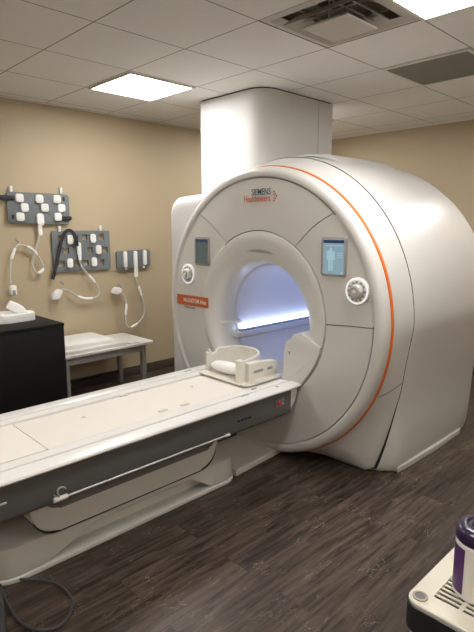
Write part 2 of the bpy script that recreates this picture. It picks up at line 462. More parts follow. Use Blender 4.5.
# smooth bridges where the face runs on without a joint
def bridge(a0, a1, prof):
    bm = nb(); rev(bm, prof, [R(a0+(a1-a0)*k/60) for k in range(61)], False); link('joint_cover', bm, 'face', scan)
fx = lambda r: face_x(r)-.0006
bridge(124.5, 225, [(.553, .9965), (.560, 1.0), (.566, 1.0025), (.576, fx(.576)), (.59, fx(.59))])
for aa in ((133, 225), (2, 46)): bridge(*aa, [(.885, fx(.885)), (.892, fx(.892)), (.902, 1.0035), (.912, .9992)])
# flare and tunnel
bm = nb()
rev(bm, [(.566, 1.022), (.566, 1.008), (.562, 1.001), (.548, .997), (.52, .999), (.49, 1.006), (.462, 1.019), (.438, 1.036), (.420, 1.058), (.409, 1.085), (.404, 1.12), (.402, 1.155), (.402, 1.185)])
link('bore_flare', bm, 'face', scan)
bm = nb()
rev(bm, [(.4015, 1.186), (.392, 1.192), (.386, 1.205), (.384, 1.4), (.384, 2.3), (.392, 2.5), (.402, 2.64)])
link('bore_liner', bm, 'liner', scan)
# crescent over the bore: darker patch painted as the shade of a recess
def flare_x(r):
    P_ = [(.548, .997), (.52, .999), (.49, 1.006), (.462, 1.019), (.438, 1.036), (.420, 1.058)]
    for (r0, x0), (r1, x1) in zip(P_, P_[1:]):
        if r >= r1: return x0+(x1-x0)*(r0-r)/(r0-r1)
    return P_[-1][1]
def phi_at(px, py, X, rr):
    p = at(px, py, 0, X); dy, dz = yc_of(rr)-p[1], p[2]-zc_of(rr); return math.atan2(dz, dy), math.hypot(dy, dz)
(pa_, ra_), (pm_, rm_), (pb_, rb_) = [phi_at(x, y, 1.006, .49) for x, y in ((274.5, 252), (261, 248.6), (246, 251.5))]
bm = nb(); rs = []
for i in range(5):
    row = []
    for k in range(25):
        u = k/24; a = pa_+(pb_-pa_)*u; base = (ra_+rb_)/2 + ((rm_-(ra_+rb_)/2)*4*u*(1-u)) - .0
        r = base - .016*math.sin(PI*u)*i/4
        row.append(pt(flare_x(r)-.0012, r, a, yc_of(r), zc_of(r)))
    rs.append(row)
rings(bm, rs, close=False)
link('crescent_shade', bm, 'face_shade', scan)

# docking blocks left and right of the table in the lower bore
def wing(s, top, xe=1.27, xb=.992):
    bm = nb()
    ys = [YC - s*v for v in top[0]]; zs = top[1]
    pts = list(zip(ys, zs))
    prism(bm, pts, 0, xb, xe, .005)
    return link('docking_block', bm, 'face', scan)
arc = lambda a0, a1, n, r=.572: [(r*math.cos(R(a0+(a1-a0)*k/n)), ZC+r*math.sin(R(a0+(a1-a0)*k/n))) for k in range(n+1)]
a = arc(-78, -15, 16)
pr = [(.13, .40)] + a + [(.40, .893), (.33, .875), (.315, .835), (.275, .825), (.255, .74), (.26, .56)]
w1 = wing(1, ([p[0] for p in pr], [p[1] for p in pr]))
bm = nb(); prism(bm, [(1.048, .806), (1.10, .762), (1.16, .735), (1.215, .728), (1.215, .80), (1.10, .83)], 2, .838, .858, .004)
link('docking_ledge', bm, 'cwhite', scan)
p = at(289.5, 352.5, 0, .990); bm = nb(); box(bm, .9895, .993, p[1]-.012, p[1]+.012, p[2]-.017, p[2]+.017, .002)
sub('latch_plate', bm, 'cream', w1)
bm = nb(); prism(bm, rrect(p[1]-.007, p[1]+.007, p[2]-.011, p[2]+.011, .004), 0, .9885, .9900)
sub('latch', bm, 'scrframe', w1)
# light rail along the left and right wall of the tunnel
for s in (-1, 1):
    def yb(bm, x0, x1, a, b, z0, z1, bev=0):
        ya, yb_ = YC - s*a, YC - s*b
        return box(bm, x0, x1, min(ya, yb_), max(ya, yb_), z0, z1, bev)
    rail = link('bore_rail', yb(nb(), 1.20, 2.5, .325, .374, .725, .768, .006), 'liner', scan)
    sub('led_strip', yb(nb(), 1.20, 2.5, .335, .366, .790, .822, .003), 'led', rail)
    b4 = nb(); yb(b4, 1.20, 2.5, .345, .370, .766, .791)
    for k in range(46): yb(b4, 1.21+k*.028, 1.223+k*.028, .331, .346, .772, .790)
    sub('slot_row', b4, 'ledslot', rail)
    sub('rail_end', yb(nb(), 1.135, 1.205, .322, .395, .728, .768, .008), 'face', rail)
    pz = nb(); n = 10
    rings(pz, [[(1.155+.004*math.cos(2*PI*k/n), YC-s*q, .748+.004*math.sin(2*PI*k/n)) for k in range(n)] for q in (.324, .321)], True, True, True)
    sub('rail_screw', pz, 'scrframe', rail)
# displays and dials on the face
def wordmesh(txt, size, bold=0, ext=.0006):
    cu = bpy.data.curves.new('t', 'FONT'); cu.body = txt; cu.size = size; cu.extrude = ext; cu.offset = bold
    cu.align_x = 'LEFT'; cu.resolution_u = 3
    o = bpy.data.objects.new('t', cu); C.objects.link(o)
    bpy.context.view_layer.update()
    me = bpy.data.meshes.new_from_object(o.evaluated_get(bpy.context.evaluated_depsgraph_get()))
    bpy.data.objects.remove(o); bm = bmesh.new(); bm.from_mesh(me); bpy.data.meshes.remove(me)
    return bm
def face_text(txt, x, yl, yr, z, h, m, bold=0, parent=None, nm='lettering'):
    """lettering on a face looking towards -X: left end at yl, right end at yr (yl>yr), baseline z, cap height h"""
    bm = wordmesh(txt, 1.0, bold)
    xs = [v.co.x for v in bm.verts]; ys = [v.co.y for v in bm.verts]
    a, b = min(xs), max(xs); c, d = 0, max(ys)
    for v in bm.verts:
        u = (v.co.x-a)/(b-a); w = v.co.y/d
        v.co = Vector((x - v.co.z*.8, yl + (yr-yl)*u, z + h*w))
    return link(nm, bm, m, parent or scan, smooth=False)
def display(y0, y1, z0, z1, left):
    xf = .998; w = .014
    bm = nb(); prism(bm, rrect(y0-w, y1+w, z0-w, z1+w, .014), 0, xf-.006, 1.012, .003)
    fr = link('display', bm, 'scrframe', scan)
    sub('screen', prism(nb(), rrect(y0, y1, z0, z1, .004), 0, xf-.0075, xf-.004), 'scrL' if left else 'scrR', fr)
    sub('screen_header', box(nb(), xf-.0085, xf-.007, y0+.002, y1-.002, z1-.02, z1-.002), 'uidark', fr)
    if not left:
        bm = nb(); c = y0+(y1-y0)*.62        # little standing figure and read-outs
        Z = lambda v: z0+(z1-z0)*v
        def bar(ya, yb, za, zb): box(bm, xf-.0083, xf-.0072, ya, yb, Z(za), Z(zb))
        bar(c-.008, c+.008, .68, .77); bar(c-.018, c+.018, .42, .685); bar(c-.029, c-.0178, .42, .66); bar(c+.0178, c+.029, .42, .66)
        bar(c-.017, c-.002, .10, .425); bar(c+.002, c+.017, .10, .425)
        sub('screen_figure', bm, 'uilite', fr)
        for q in ([(y0+.012, y0+.045, .60-.06*k, .62-.06*k) for k in range(3)] + [(y0+.012, y1-.015, .82, .835), (y0+.008, y0+.022, .02, .06)]):
            bm = nb(); bar(*q); sub('screen_readout', bm, 'uilite', fr)
    return fr
pa, pb = at(323.5, 239.5, 0, .992), at(343.5, 275, 0, .992)
display(pb[1], pa[1], pb[2], pa[2], False)
pa, pb = at(195.5, 239, 0, .992), at(208, 264, 0, .992)
display(pb[1], pa[1], pb[2], pa[2], True)
def dial(px, py):
    p = at(px, py, 0, .995); y, z = p[1], p[2]; n = 40
    def cyl(prof): 
        bm = nb(); rings(bm, [[(x, y+r*math.cos(2*PI*k/n), z+r*math.sin(2*PI*k/n)) for k in range(n)] for r, x in prof], True, False, True); return bm
    d = link('control_dial', cyl([(.078, 1.015), (.078, .992), (.074, .988), (.050, .988), (.048, .992)]), 'cwhite', scan)
    bm = nb()
    rings(bm, [[(x, y+r*math.cos(2*PI*k/n), z+r*math.sin(2*PI*k/n)) for k in range(n)] for r, x in ((.074, .9875), (.066, .9865), (.064, .9875))])
    sub('light_ring', bm, 'ledring', d)
    bm = nb()
    for k in range(12):
        a = 2*PI*k/12; yy, zz = y+.054*math.cos(a), z+.054*math.sin(a)
        box(bm, .9862, .9882, yy-.0055, yy+.0055, zz-.0055, zz+.0055, .001)
    sub('dial_buttons', bm, 'scrframe', d)
    sub('knob', cyl([(.044, .99), (.042, .972), (.036, .962), (.024, .958), (.02, .962)]), 'knob', d)
    sub('knob_centre', cyl([(.012, .964), (.011, .960), (.006, .9585)]), 'cwhite', d)
dial(357.3, 291.3); dial(188.3, 274)
# maker's lettering, product label
def ctext(txt, xa, ya, xb, yb, h, m, X=.9945, bold=0, nm='lettering'):
    a, b = at(xa, ya, 0, X), at(xb, yb, 0, X)
    return face_text(txt, X, a[1], b[1], (a[2]+b[2])/2, h, m, bold, nm=nm)
ctext('SIEMENS', 251.6, 195.3, 270.6, 194.3, .040, 'textblue', bold=.004)
ctext('Healthineers', 244.2, 202.2, 270.0, 201.2, .042, 'textorange', bold=.004)
p = at(274.5, 196, 0, .9945); bm = nb()     # cluster of dots beside the name
for k, (dy, dz) in enumerate(((.006, .028), (-.006, .014), (-.016, 0), (-.006, -.014), (.006, -.028), (.008, .010), (-.001, 0), (.008, -.010))):
    q = .0055 if k < 5 else .0035
    prism(bm, [(p[1]+dy+q*math.cos(a*PI/4), p[2]+dz+q*math.sin(a*PI/4)) for a in range(8)], 0, .9938, .996)
link('dot_emblem', bm, 'textorange', scan)
def rimx(r):
    return 1.0
la, lb = at(177.2, 293.4, 0, .995), at(208, 308.2, 0, .995)
bm = nb(); prism(bm, rrect(lb[1], la[1], lb[2]-.002, la[2]-.002, .004), 0, .9935, 1.0)
lab = link('product_label', bm, 'label', scan)
face_text('MAGNETOM Altea', .9925, la[1]-.085, lb[1]+.02, (la[2]+lb[2])/2-.016, .032, 'textwhite', .012)
face_text('A BioMatrix System', .9945, la[1]-.09, lb[1]+.15, lb[2]-.024, .016, 'textgrey', .0)
# left side housing beside the round front
bm = nb()
yL, yR, zt = 1.452, .95, 1.788
for_o = [(yR, .0), (yL, .0)] + [(yL-.13+.13*math.cos(R(a)), zt-.13+.13*math.sin(R(a))) for a in range(0, 91, 10)] + [(yR, zt+.02)]
rs = []
for x, ins in ((1.084, .085), (1.086, .055), (1.094, .030), (1.108, .012), (1.13, .0), (2.30, 0.0), (2.36, .02), (2.38, .06)):
    ring = []
    for (y, z) in for_o:
        yy = y - ins if y > 1.1 else y; zz = z - ins if z > .5 else z
        ring.append((x, yy, zz))
    rs.append(ring)
rings(bm, rs, True, True, True)
link('side_housing', bm, 'cowl', scan, angle=50)

# service column from scanner to ceiling
t = thing('service_column', 'tall white rounded column cover rising from the scanner to the ceiling', 'column', (2.0, 1.2, 1.75))
out = rrect(1.565, 2.425, .83, 1.51, (.03, .03, .03, .03))
def colout(i=0):
    return rrect(1.53+i, 2.455-i, .815+i, 1.555-i, .0001+0, 1) 
def rr4(i):
    x0, x1, y0, y1 = 1.53+i, 2.455-i, .815+i, 1.555-i
    o = []
    for cx, cy, a0, q in ((x1, y1, 0, .04), (x0, y1, 90, .015), (x0, y0, 180, .16), (x1, y0, 270, .04)):
        sx = 1 if cx == x1 else -1; sy = 1 if cy == y1 else -1
        for k in range(9):
            a = R(a0+90*k/8); o.append((cx-sx*q+q*math.cos(a), cy-sy*q+q*math.sin(a)))
    return o
bm = nb(); prism(bm, rr4(0), 2, 1.70, H-.012)
cc = link('column_shell', bm, 'cowl', t)
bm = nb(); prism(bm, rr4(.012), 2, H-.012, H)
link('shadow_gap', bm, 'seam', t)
bm = nb(); box(bm, 2.225, 2.229, .8135, .817, 1.9, H-.012)
link('panel_joint', bm, 'scrframe', t)

# ------------------------------------------------------------------ patient table
tab = thing('patient_table', 'long white patient table with cream cushion and dark grey sides on a pale base', 'table', (-.2, YC+.02, 0))
TN, TF, TZ, TX0, TX1 = -.035, .765, .568, -1.75, .989
DZ = .018
ym = (TN+TF)/2
def tprof(yoff, zz): return None
# rim rails: stepped profile swept along X
prof = [(TN+.035, .512), (TN+.03, .527), (TN+.006, .530), (TN, .537), (TN+.004, .545), (TN+.014, .550), (TN+.085, .552), (TN+.094, .548), (TN+.097, .532), (TN+.108, .532), (TN+.112, .5475), (TN+.175, .5475), (TN+.180, .532), (TN+.19, .530), (TN+.19, .512)]
full = [(y, z+DZ) for y, z in prof + [(2*ym-y, z) for y, z in reversed(prof)]]
prism(bm := nb(), full, 0, TX0, TX1)
top = link('tabletop', bm, 'table', tab, angle=25)
bm = nb(); prism(bm, rrect(-.589, .66, TN+.192, TF-.192, .004), 2, .528+DZ, .5405+DZ, .004)
link('cushion', bm, 'cushion', tab)
bm = nb(); prism(bm, rrect(TX0, -.597, TN+.192, TF-.192, .004), 2, .528+DZ, .5445+DZ, .004)
link('cushion', bm, 'cushion', tab)
bm = nb(); prism(bm, rrect(.664, 1.36, TN+.192, TF-.192, .004), 2, .528+DZ, .538+DZ, .002)
link('head_section', bm, 'cream', tab)
for x, y in ((-.277, .42), (.472, .43)):
    bm = nb(); lathe_z(bm, x, y, [(.012, .5395+DZ), (.012, .5418+DZ), (.009, .5422+DZ), (.003, .5412+DZ)], 16); link('cushion_stud', bm, 'cable', tab)
for x0, x1, y in [(at(u, v, 2, .566)[0], at(u2, v, 2, .566)[0], at((u+u2)/2, v, 2, .566)[1]) for u, u2, v in ((156, 170, 409.5), (178, 192, 403.6), (118, 130, 394.5), (138, 150, 388.6))]:
    bm = nb(); prism(bm, rrect(x0, x1, y-.012, y+.012, .005), 2, .538+DZ, .5455+DZ, .001); link('strap_slot', bm, 'slotbeige', tab)
for x, y, l in ((.56, .045, .03), (.83, .03, .012), (.70, .105, .02), (.66, .70, .03)):
    bm = nb(); prism(bm, rrect(x-l, x+l, y-.008, y+.008, .004), 2, .549+DZ, .5535+DZ); link('rim_slot', bm, 'scrframe', tab)
# under-frame
def sideprof(y0, y1): return [(y0+.02, .374), (y0+.006, .384), (y0, .40), (y0+.002, .532), (y1-.002, .532), (y1, .40), (y1-.006, .384), (y1-.02, .374)]
bm = nb(); prism(bm, sideprof(TN+.03, TF-.03), 0, TX0+.02, .93, .006); 
uf = link('underframe', bm, 'tgrey', tab)
bm = nb()      # tapering nose under the end of the table
prism(bm, [(.925, .40), (.93, .532), (.99, .532), (.975, .46)], 1, TN+.034, TF-.034)
link('underframe_nose', bm, 'light', tab)
# buttons on the side
p = at(279.5, 402.5, 1, TN+.03); y = TN+.03
def sidecyl(x, z, r, m, nm, par, d=.006, n=20):
    bm = nb(); rings(bm, [[(x+q*math.cos(2*PI*k/n), yy, z+q*math.sin(2*PI*k/n)) for k in range(n)] for q, yy in ((r, y+.004), (r, y-d), (r*.8, y-d-.002))], True, False, True)
    return sub(nm, bm, m, par)
bm = nb(); prism(bm, rrect(p[0]-.04, p[0]+.045, p[2]-.03, p[2]+.03, .012), 1, y-.004, y+.004)
pn = link('control_panel', bm, 'tgrey2', tab)
sidecyl(p[0]-.008, p[2], .014, 'red', 'stop_button', pn, .012)
sidecyl(p[0]+.025, p[2]+.012, .006, 'scrframe', 'socket', pn); sidecyl(p[0]+.025, p[2]-.012, .006, 'scrframe', 'socket', pn)
p = at(243, 419.5, 1, y); bm = nb()
for k in range(4): box(bm, p[0]-.045+.03*k, p[0]-.025+.03*k, y-.003, y+.003, p[2]-.005, p[2]+.005)
link('status_mark', bm, 'blackp', tab)
p = at(1.5, 504.5, 1, y); bm = nb(); box(bm, p[0]-.03, p[0]+.02, y-.003, y+.003, p[2]-.004, p[2]+.004, .001)
link('badge', bm, 'cable', tab)
# side handle rail
hy = y-.035
pa, pb = at(55, 500.5, 1, hy), at(229.5, 434.5, 1, hy)
bm = nb(); tube(bm, [pa, pb], .0055, 12)
hr = link('side_rail', bm, 'chrome', tab)
sub('rail_end_cap', tube(nb(), [pa+Vector((-.005, 0, 0)), pa+(pb-pa).normalized()*.055], .0115, 12), 'light', hr)
sub('rail_end_cap', tube(nb(), [pb-(pb-pa).normalized()*.03, pb], .0085, 12), 'light', hr)
for k in (.012, .985):
    q = pa + (pb-pa)*k; sub('rail_bracket', tube(nb(), [q, q+Vector((0, .045, .004))], .005, 8), 'tgrey2', hr)
hk = [at(*v, 1, hy-.004) for v in ((60, 500), (58.5, 495), (57.5, 491), (59.5, 488), (63, 487), (66, 488.5))]
sub('rail_hook', tube(nb(), catmull(hk, 5), .004, 8), 'chrome', hr)
# lifting column: pale outer cover and grey sleeve
def lift(x0, x1, z0, z1, y0, y1, r, bev): 
    bm = nb(); prism(bm, rrect(x0, x1, z0, z1, (.001, .001, r, r), 8), 1, y0, y1, bev, 4); return bm
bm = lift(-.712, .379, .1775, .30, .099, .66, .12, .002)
link('lift_gap_shade', bm, 'seam', tab)  # dark strip painted as the shade line under the lift cover
bm = lift(-.72, .385, .187, .385, .095, .70, .13, .014)
link('lift_cover', bm, 'light', tab)
bm = lift(-.66, .37, .303, .392, .078, .72, .07, .02)
link('lift_sleeve', bm, 'tgrey2', tab)
# base: pale shell with swooping lower edge
BX0, BX1, BY0, BY1 = -.925, .60, .135, .66
def bpath(off, n=10, rl=.17, rr_=.11):
    pts = []
    L_ = []
    for cx, cy, a0, q in ((BX1, BY1, 0, rr_), (BX0, BY1, 90, rl), (BX0, BY0, 180, rl), (BX1, BY0, 270, rr_)):
        sx = 1 if cx == BX1 else -1; sy = 1 if cy == BY1 else -1
        for k in range(n+1):
            a = R(a0+90*k/n); L_.append((cx-sx*q+(q+off)*math.cos(a), cy-sy*q+(q+off)*math.sin(a)))
    for i in range(len(L_)):
        a, b = L_[i], L_[(i+1) % len(L_)]
        d = math.hypot(b[0]-a[0], b[1]-a[1]); m = max(1, int(d/.025))
        for k in range(m): pts.append((a[0]+(b[0]-a[0])*k/m, a[1]+(b[1]-a[1])*k/m))
    return pts
def swoop(x):
    l = 1-sm((x+.70)/.36); r = sm((x-.18)/.24)
    return .022 + .105*(1-max(l, r))
def topz(x): return .170 - .008*sm((x-.2)/.4)
bm = nb(); o0 = bpath(0); rs = []
rs.append([(x, y+.0, swoop(x)) for x, y in bpath(-.03)])
rs.append([(x, y, swoop(x)) for x, y in bpath(-.004)])
rs.append([(x, y, swoop(x)+.006) for x, y in o0])
rs.append([(x, y, topz(x)-.03) for x, y in o0])
rs.append([(x, y, topz(x)-.010) for x, y in bpath(-.006)])
rs.append([(x, y, topz(x)) for x, y in bpath(-.026)])
rings(bm, rs, True, False, True)
link('base_cover', bm, 'light', tab)
bm = nb(); rings(bm, [[(x, y, z) for x, y in bpath(-.085)] for z in (.015, .12)], True, False, True)
link('base_core', bm, 'light', tab)
bm = nb(); rings(bm, [[(x, y, z) for x, y in bpath(o)] for o, z in ((.004, 0), (.008, .010), (.006, .020), (-.004, .024), (-.06, .026))], True, True, True)
link('base_plate', bm, 'light', tab)
# floor duct cover between base and scanner
bm = nb(); prism(bm, [(.60, .16), (1.12, .20), (1.12, .56), (.60, .56)], 2, 0, .045, .006)
tag(link('floor_duct_cover', bm, 'light'), 'flat pale cable cover on the floor between table base and scanner', 'cover')

# ------------------------------------------------------------------ head coil and pad
TZ2 = .567
hc = thing('head_coil', 'cream open head coil cradle at the scanner end of the patient table', 'coil', (.86, .48, TZ2))
bm = nb(); prism(bm, rrect(.71, 1.03, .18, .655, .03), 2, TZ2, TZ2+.008, .002)
link('cradle_base', bm, 'cream', hc)
# U-shaped wall: open towards the foot end
path = catmull([(v[0], v[1], 0) for v in ((.80, .640), (.87, .655), (.95, .65), (1.03, .61), (1.07, .50), (1.04, .40), (.97, .33), (.87, .30), (.75, .29))], 6)
def hgt(u):   # wall height along the U
    return .135 - .035*math.sin(PI*min(1, u*2))*0 + .015*math.sin(PI*u) + (.018 if (u < .035 or u > .965) else 0) - (.02 if .05 < u < .16 else 0)
bm = nb(); V = []
n = len(path)
for i, p in enumerate(path):
    a = path[max(0, i-1)]; b = path[min(n-1, i+1)]; tt = (b-a).normalized(); nn = Vector((-tt.y, tt.x, 0)); w = .011
    q = Vector((p[0], p[1], 0)); h = TZ2+.014+hgt(i/(n-1))-.014
    V.append([q-nn*w+Vector((0, 0, TZ2+.01)), q-nn*w*1.0+Vector((0, 0, h-.006)), q-nn*w*.5+Vector((0, 0, h)), q+nn*w*.5+Vector((0, 0, h)), q+nn*w+Vector((0, 0, h-.006)), q+nn*w+Vector((0, 0, TZ2+.01))])
rings(bm, V, True, True, True)
link('cradle_wall', bm, 'cream', hc)
bm = nb(); prism(bm, rrect(.725, .775, .245, .30, .012), 2, TZ2, TZ2+.150, .005); link('post', bm, 'cream', hc)
bm = nb(); prism(bm, rrect(.785, .82, .625, .657, .010), 2, TZ2, TZ2+.135, .005); link('post', bm, 'cream', hc)
bm = nb(); prism(bm, [(.776, TZ2), (1.05, TZ2), (1.05, TZ2+.105), (1.01, TZ2+.115), (.99, TZ2+.105), (.88, TZ2+.125), (.776, TZ2+.13)], 1, .225, .285, .006)
sb = link('side_box', bm, 'cream', hc)
bm = nb(); prism(bm, rrect(.82, .91, TZ2+.060, TZ2+.078, .008), 1, .2235, .227); prism(bm, rrect(.95, 1.0, TZ2+.060, TZ2+.078, .008), 1, .2235, .227)
sub('grip_slot', bm, 'benchleg', sb)
bm = nb(); box(bm, .79, 1.03, .175, .225, TZ2, TZ2+.025, .006); link('side_step', bm, 'cream', hc)
bm = nb(); rs = []
for k in range(9):
    u = k/8; yy = .325 + .27*u; q = .046*(.55+.45*math.sin(PI*min(max(u, .0), 1))) if 0 < k < 8 else .012
    rs.append([(.83-.02*u+1.1*q*math.cos(2*PI*j/20), yy, TZ2+.016+.048 + q*.9*math.sin(2*PI*j/20)) for j in range(20)])
rings(bm, rs, True, True, True)
hc.location.x -= .03; hc.location.y -= .03
for v in bm.verts: v.co.x -= .04; v.co.y -= .025; v.co.z -= .008
tag(link('head_pad', bm, 'cwhite'), 'soft white bolster pad lying across the front of the head coil', 'pad')

# ------------------------------------------------------------------ wall coils
WY = Y1
def wp(x, y, off=0.0):
    p = at(x, y, 1, WY-off); return (p[0], p[2])
def poly_px(pts, off): return [wp(x, y, off) for x, y in pts]
def rpoly(corners, r, n=4):
    """rounded polygon"""
    out = []; k = len(corners)
    for i in range(k):
        p = Vector(corners[i]).to_2d(); a = Vector(corners[i-1]).to_2d(); b = Vector(corners[(i+1) % k]).to_2d()
        u = (a-p).normalized(); v = (b-p).normalized(); s = p+u*r; e = p+v*r
        for j in range(n+1):
            t = j/n; q = s*(1-t)**2 + p*2*t*(1-t) + e*t*t; out.append((q.x, q.y))
    return out
def block(cx, cy, w, h, d0, d1, r=.012, bev=.004):
    x, z = wp(cx, cy, d0)
    return prism(nb(), rrect(x-w/2, x+w/2, z-h/2, z+h/2, r, 4), 1, WY-d1, WY-d0, bev, 2)
def cablepts(px, off): return catmull([Vector((wp(x, y, off)[0], WY-off, wp(x, y, off)[1])) for x, y in px], 5)
def holed_pad(corners, holes, d0, d1, hs=.032):
    """pad front/back with real rectangular holes by grid cells"""
    (xa, za), (xb, zb) = corners
    xs = sorted(set([xa, xb] + [v for h in holes for v in (h[0]-hs/2, h[0]+hs/2)])); zs = sorted(set([za, zb] + [v for h in holes for v in (h[1]-hs/2, h[1]+hs/2)]))
    bm = nb(); rc = .018
    inside = lambda x, z: any(abs(x-h[0]) < hs/2 and abs(z-h[1]) < hs/2 for h in holes)
    cells = {}
    for i in range(len(xs)-1):
        for j in range(len(zs)-1):
            if not inside((xs[i]+xs[i+1])/2, (zs[j]+zs[j+1])/2): cells[(i, j)] = 1
    vd = {}
    def V(i, j, y):
        k = (i, j, y)
        if k not in vd: vd[k] = bm.verts.new((xs[i], y, zs[j]))
        return vd[k]
    ya, yb = WY-d0, WY-d1
    for (i, j) in cells:
        bm.faces.new((V(i, j, yb), V(i+1, j, yb), V(i+1, j+1, yb), V(i, j+1, yb)))
        bm.faces.new((V(i, j, ya), V(i, j+1, ya), V(i+1, j+1, ya), V(i+1, j, ya)))
        for di, dj, e in ((-1, 0, ((i, j), (i, j+1))), (1, 0, ((i+1, j), (i+1, j+1))), (0, -1, ((i, j), (i+1, j))), (0, 1, ((i, j+1), (i+1, j+1)))):
            if (i+di, j+dj) not in cells:
                (a, b), (c, d) = e; bm.faces.new((V(a, b, ya), V(c, d, ya), V(c, d, yb), V(a, b, yb)))
    # round the four outer corners
    ce = [e for e in bm.edges if abs(e.verts[0].co.x-e.verts[1].co.x) < 1e-6 and abs(e.verts[0].co.z-e.verts[1].co.z) < 1e-6 and
          min(abs(e.verts[0].co.x-xa), abs(e.verts[0].co.x-xb)) < 1e-6 and min(abs(e.verts[0].co.z-za), abs(e.verts[0].co.z-zb)) < 1e-6]
    bmesh.ops.bevel(bm, geom=ce, offset=rc, segments=4, profile=.5, affect='EDGES')
    return bm
def hook(px, py, label, L=.05):
    x, z = wp(px, py, .03); bm = nb()
    box(bm, x-.012, x+.012, WY-.035, WY, z-L/2, z+L/2, .005)
    tag(link('wall_hook', bm, 'cwhite'), label, 'hook', 'white hooks holding the wall coils')
def chook(px, py, label):
    x, z = wp(px, py, .02); bm = nb()
    tube(bm, catmull([(x, WY, z+.02), (x, WY-.03, z+.012), (x, WY-.045, z-.004), (x, WY-.055, z+.014)], 4), .004, 8)
    lathe = nb(); prism(bm, rrect(x-.009, x+.009, z+.005, z+.035, .004, 3), 1, WY-.004, WY, 0)
    lathe.free()
    tag(link('cable_hook', bm, 'scrframe'), label, 'hook', 'small hooks holding cable ends')

def cable(t, px, sleeves, plug, off=.045, r=.0075):
    P = cablepts(px, off)
    c = link('cable', tube(nb(), P, r, 10), 'cable', t)
    for a, b in sleeves:
        i0, i1 = int(a*(len(P)-1)), int(b*(len(P)-1))
        sub('cable_sleeve', tube(nb(), P[i0:i1+1], lambda u: .0135 if .08 < u < .92 else .010, 10), 'cwhite', c)
    return c
# 1: large nine-element pad
t = thing('body_coil', 'larger grey body coil on the wall with nine white elements, leftmost', 'coil', (.5, WY-.03, 1.61), 'grey body coils on the beige wall')
cs = [wp(x, y, .03) for x, y in ((6, 191.5), (68.4, 194.3), (69.6, 224.2), (8.4, 223))]
link('pad', prism(nb(), rpoly(cs, .03, 5), 1, WY-.035, WY-.012, .005, 2), 'cgrey', t)
for x, y in ((18.9, 198), (38.8, 198.9), (56.5, 199.4), (24, 207.5), (44.2, 207.8), (61, 208.2), (19.9, 216.8), (57.4, 216.8)):
    link('coil_element', block(x, y, .070, .072, .035, .056, .020, .006), 'cwhite', t)
link('coil_connector', block(39.7, 219.5, .064, .105, .035, .060, .024, .006), 'cwhite', t)
link('connector_stem', block(39.6, 230, .036, .095, .034, .056, .012, .005), 'cwhite', t)
bm = nb(); xa, za = wp(-3, 197.5, .04); xb, zb = wp(13.5, 198, .04)
prism(bm, rrect(xa, xb, za-.018, za+.022, .008), 1, WY-.046, WY-.034, .002); link('strap', bm, 'strap', t)
bm = nb(); xa, za = wp(61.5, 218, .04); xb, zb = wp(71.5, 218, .04)
prism(bm, rrect(xa, xb, za-.020, za+.016, .010), 1, WY-.048, WY-.034, .003); link('strap', bm, 'strap', t)
bm = nb(); 
for x, y in ((13, 217), (63.5, 199)):
    xa, za = wp(x, y, .035); link('strap_slot', box(nb(), xa-.010, xa+.010, WY-.0362, WY-.034, za-.018, za+.018), 'blackp', t)
cable(t, ((39.5, 233), (37.8, 242.4), (33.8, 256), (32.7, 266), (37, 272.8), (43, 269.5), (41, 261), (33.8, 250.9), (25.3, 245.8), (16.9, 245.8), (13.5, 252.6), (11, 261), (10, 276), (11.3, 288)), ((.33, .41), (.52, .60), (.73, .84)), None)
bm = block(12.2, 290, .052, .085, .028, .068, .012, .006)
pl = link('plug', bm, 'cwhite', t)
xa, za = wp(14, 292.5, .068); bm = nb(); box(bm, xa-.012, xa+.014, WY-.071, WY-.066, za-.02, za+.02, .001); sub('plug_contacts', bm, 'scrframe', pl)
chook(16.9, 242, 'small grey hook holding the cable of the leftmost coil')
hook(11, 188.8, 'white hook over the top left corner of the leftmost coil'); hook(61, 190.3, 'white hook over the top right corner of the leftmost coil')
# 2: pad with square holes
t = thing('body_coil', 'grey body coil with square holes and a hanging black strap, middle of the wall', 'coil', (.9, WY-.03, 1.16), 'grey body coils on the beige wall')
(xa, za), (xb, zb) = wp(54.2, 272.5, .03), wp(109.5, 230.5, .03)
H2 = [wp(x, y, .03) for x, y in ((60.5, 250.5), (62, 263.5), (66.5, 250.5), (75.7, 238), (77.5, 263), (84.8, 237.1), (86.1, 262.7), (90.0, 250), (101.5, 236.8), (105.2, 249.8), (102, 262.3), (61, 238))]
link('pad', holed_pad(((xa, za), (xb, zb)), H2, .012, .026, .054), 'cgrey', t)
for x, y in ((69.5, 239.5), (92.4, 238.4), (98.1, 249.6), (69.5, 263), (93.5, 261.8)):
    link('coil_element', block(x, y, .058, .086, .035, .056, .022, .006), 'cwhite', t)
link('coil_connector', block(78.3, 249, .040, .125, .035, .060, .016, .006), 'cwhite', t)
link('connector_stem', block(79.2, 257, .028, .06, .034, .056, .010, .005), 'cwhite', t)
sp = cablepts(((52.6, 279.6), (56, 266), (59, 252), (62, 239), (66, 231.5), (71, 231), (75, 236), (77.3, 246)), .066)
bm = nb(); V = []
for i, p in enumerate(sp):
    a = sp[max(0, i-1)]; b = sp[min(len(sp)-1, i+1)]; tt = (b-a).normalized(); nn = Vector((-tt.z, 0, tt.x))*.016
    V.append([p-nn+Vector((0, .002, 0)), p+nn+Vector((0, .002, 0)), p+nn-Vector((0, .002, 0)), p-nn-Vector((0, .002, 0))])
rings(bm, V, True, True, True); link('strap', bm, 'strap', t)
cable(t, ((79.5, 260), (82, 267), (88.5, 275), (96.2, 284), (99.2, 291.4), (96.2, 297), (86, 298.8), (76, 295.4), (67.5, 290), (61, 289.5)), ((.24, .33), (.62, .76)), None)
x, z = wp(56.8, 294, .05)
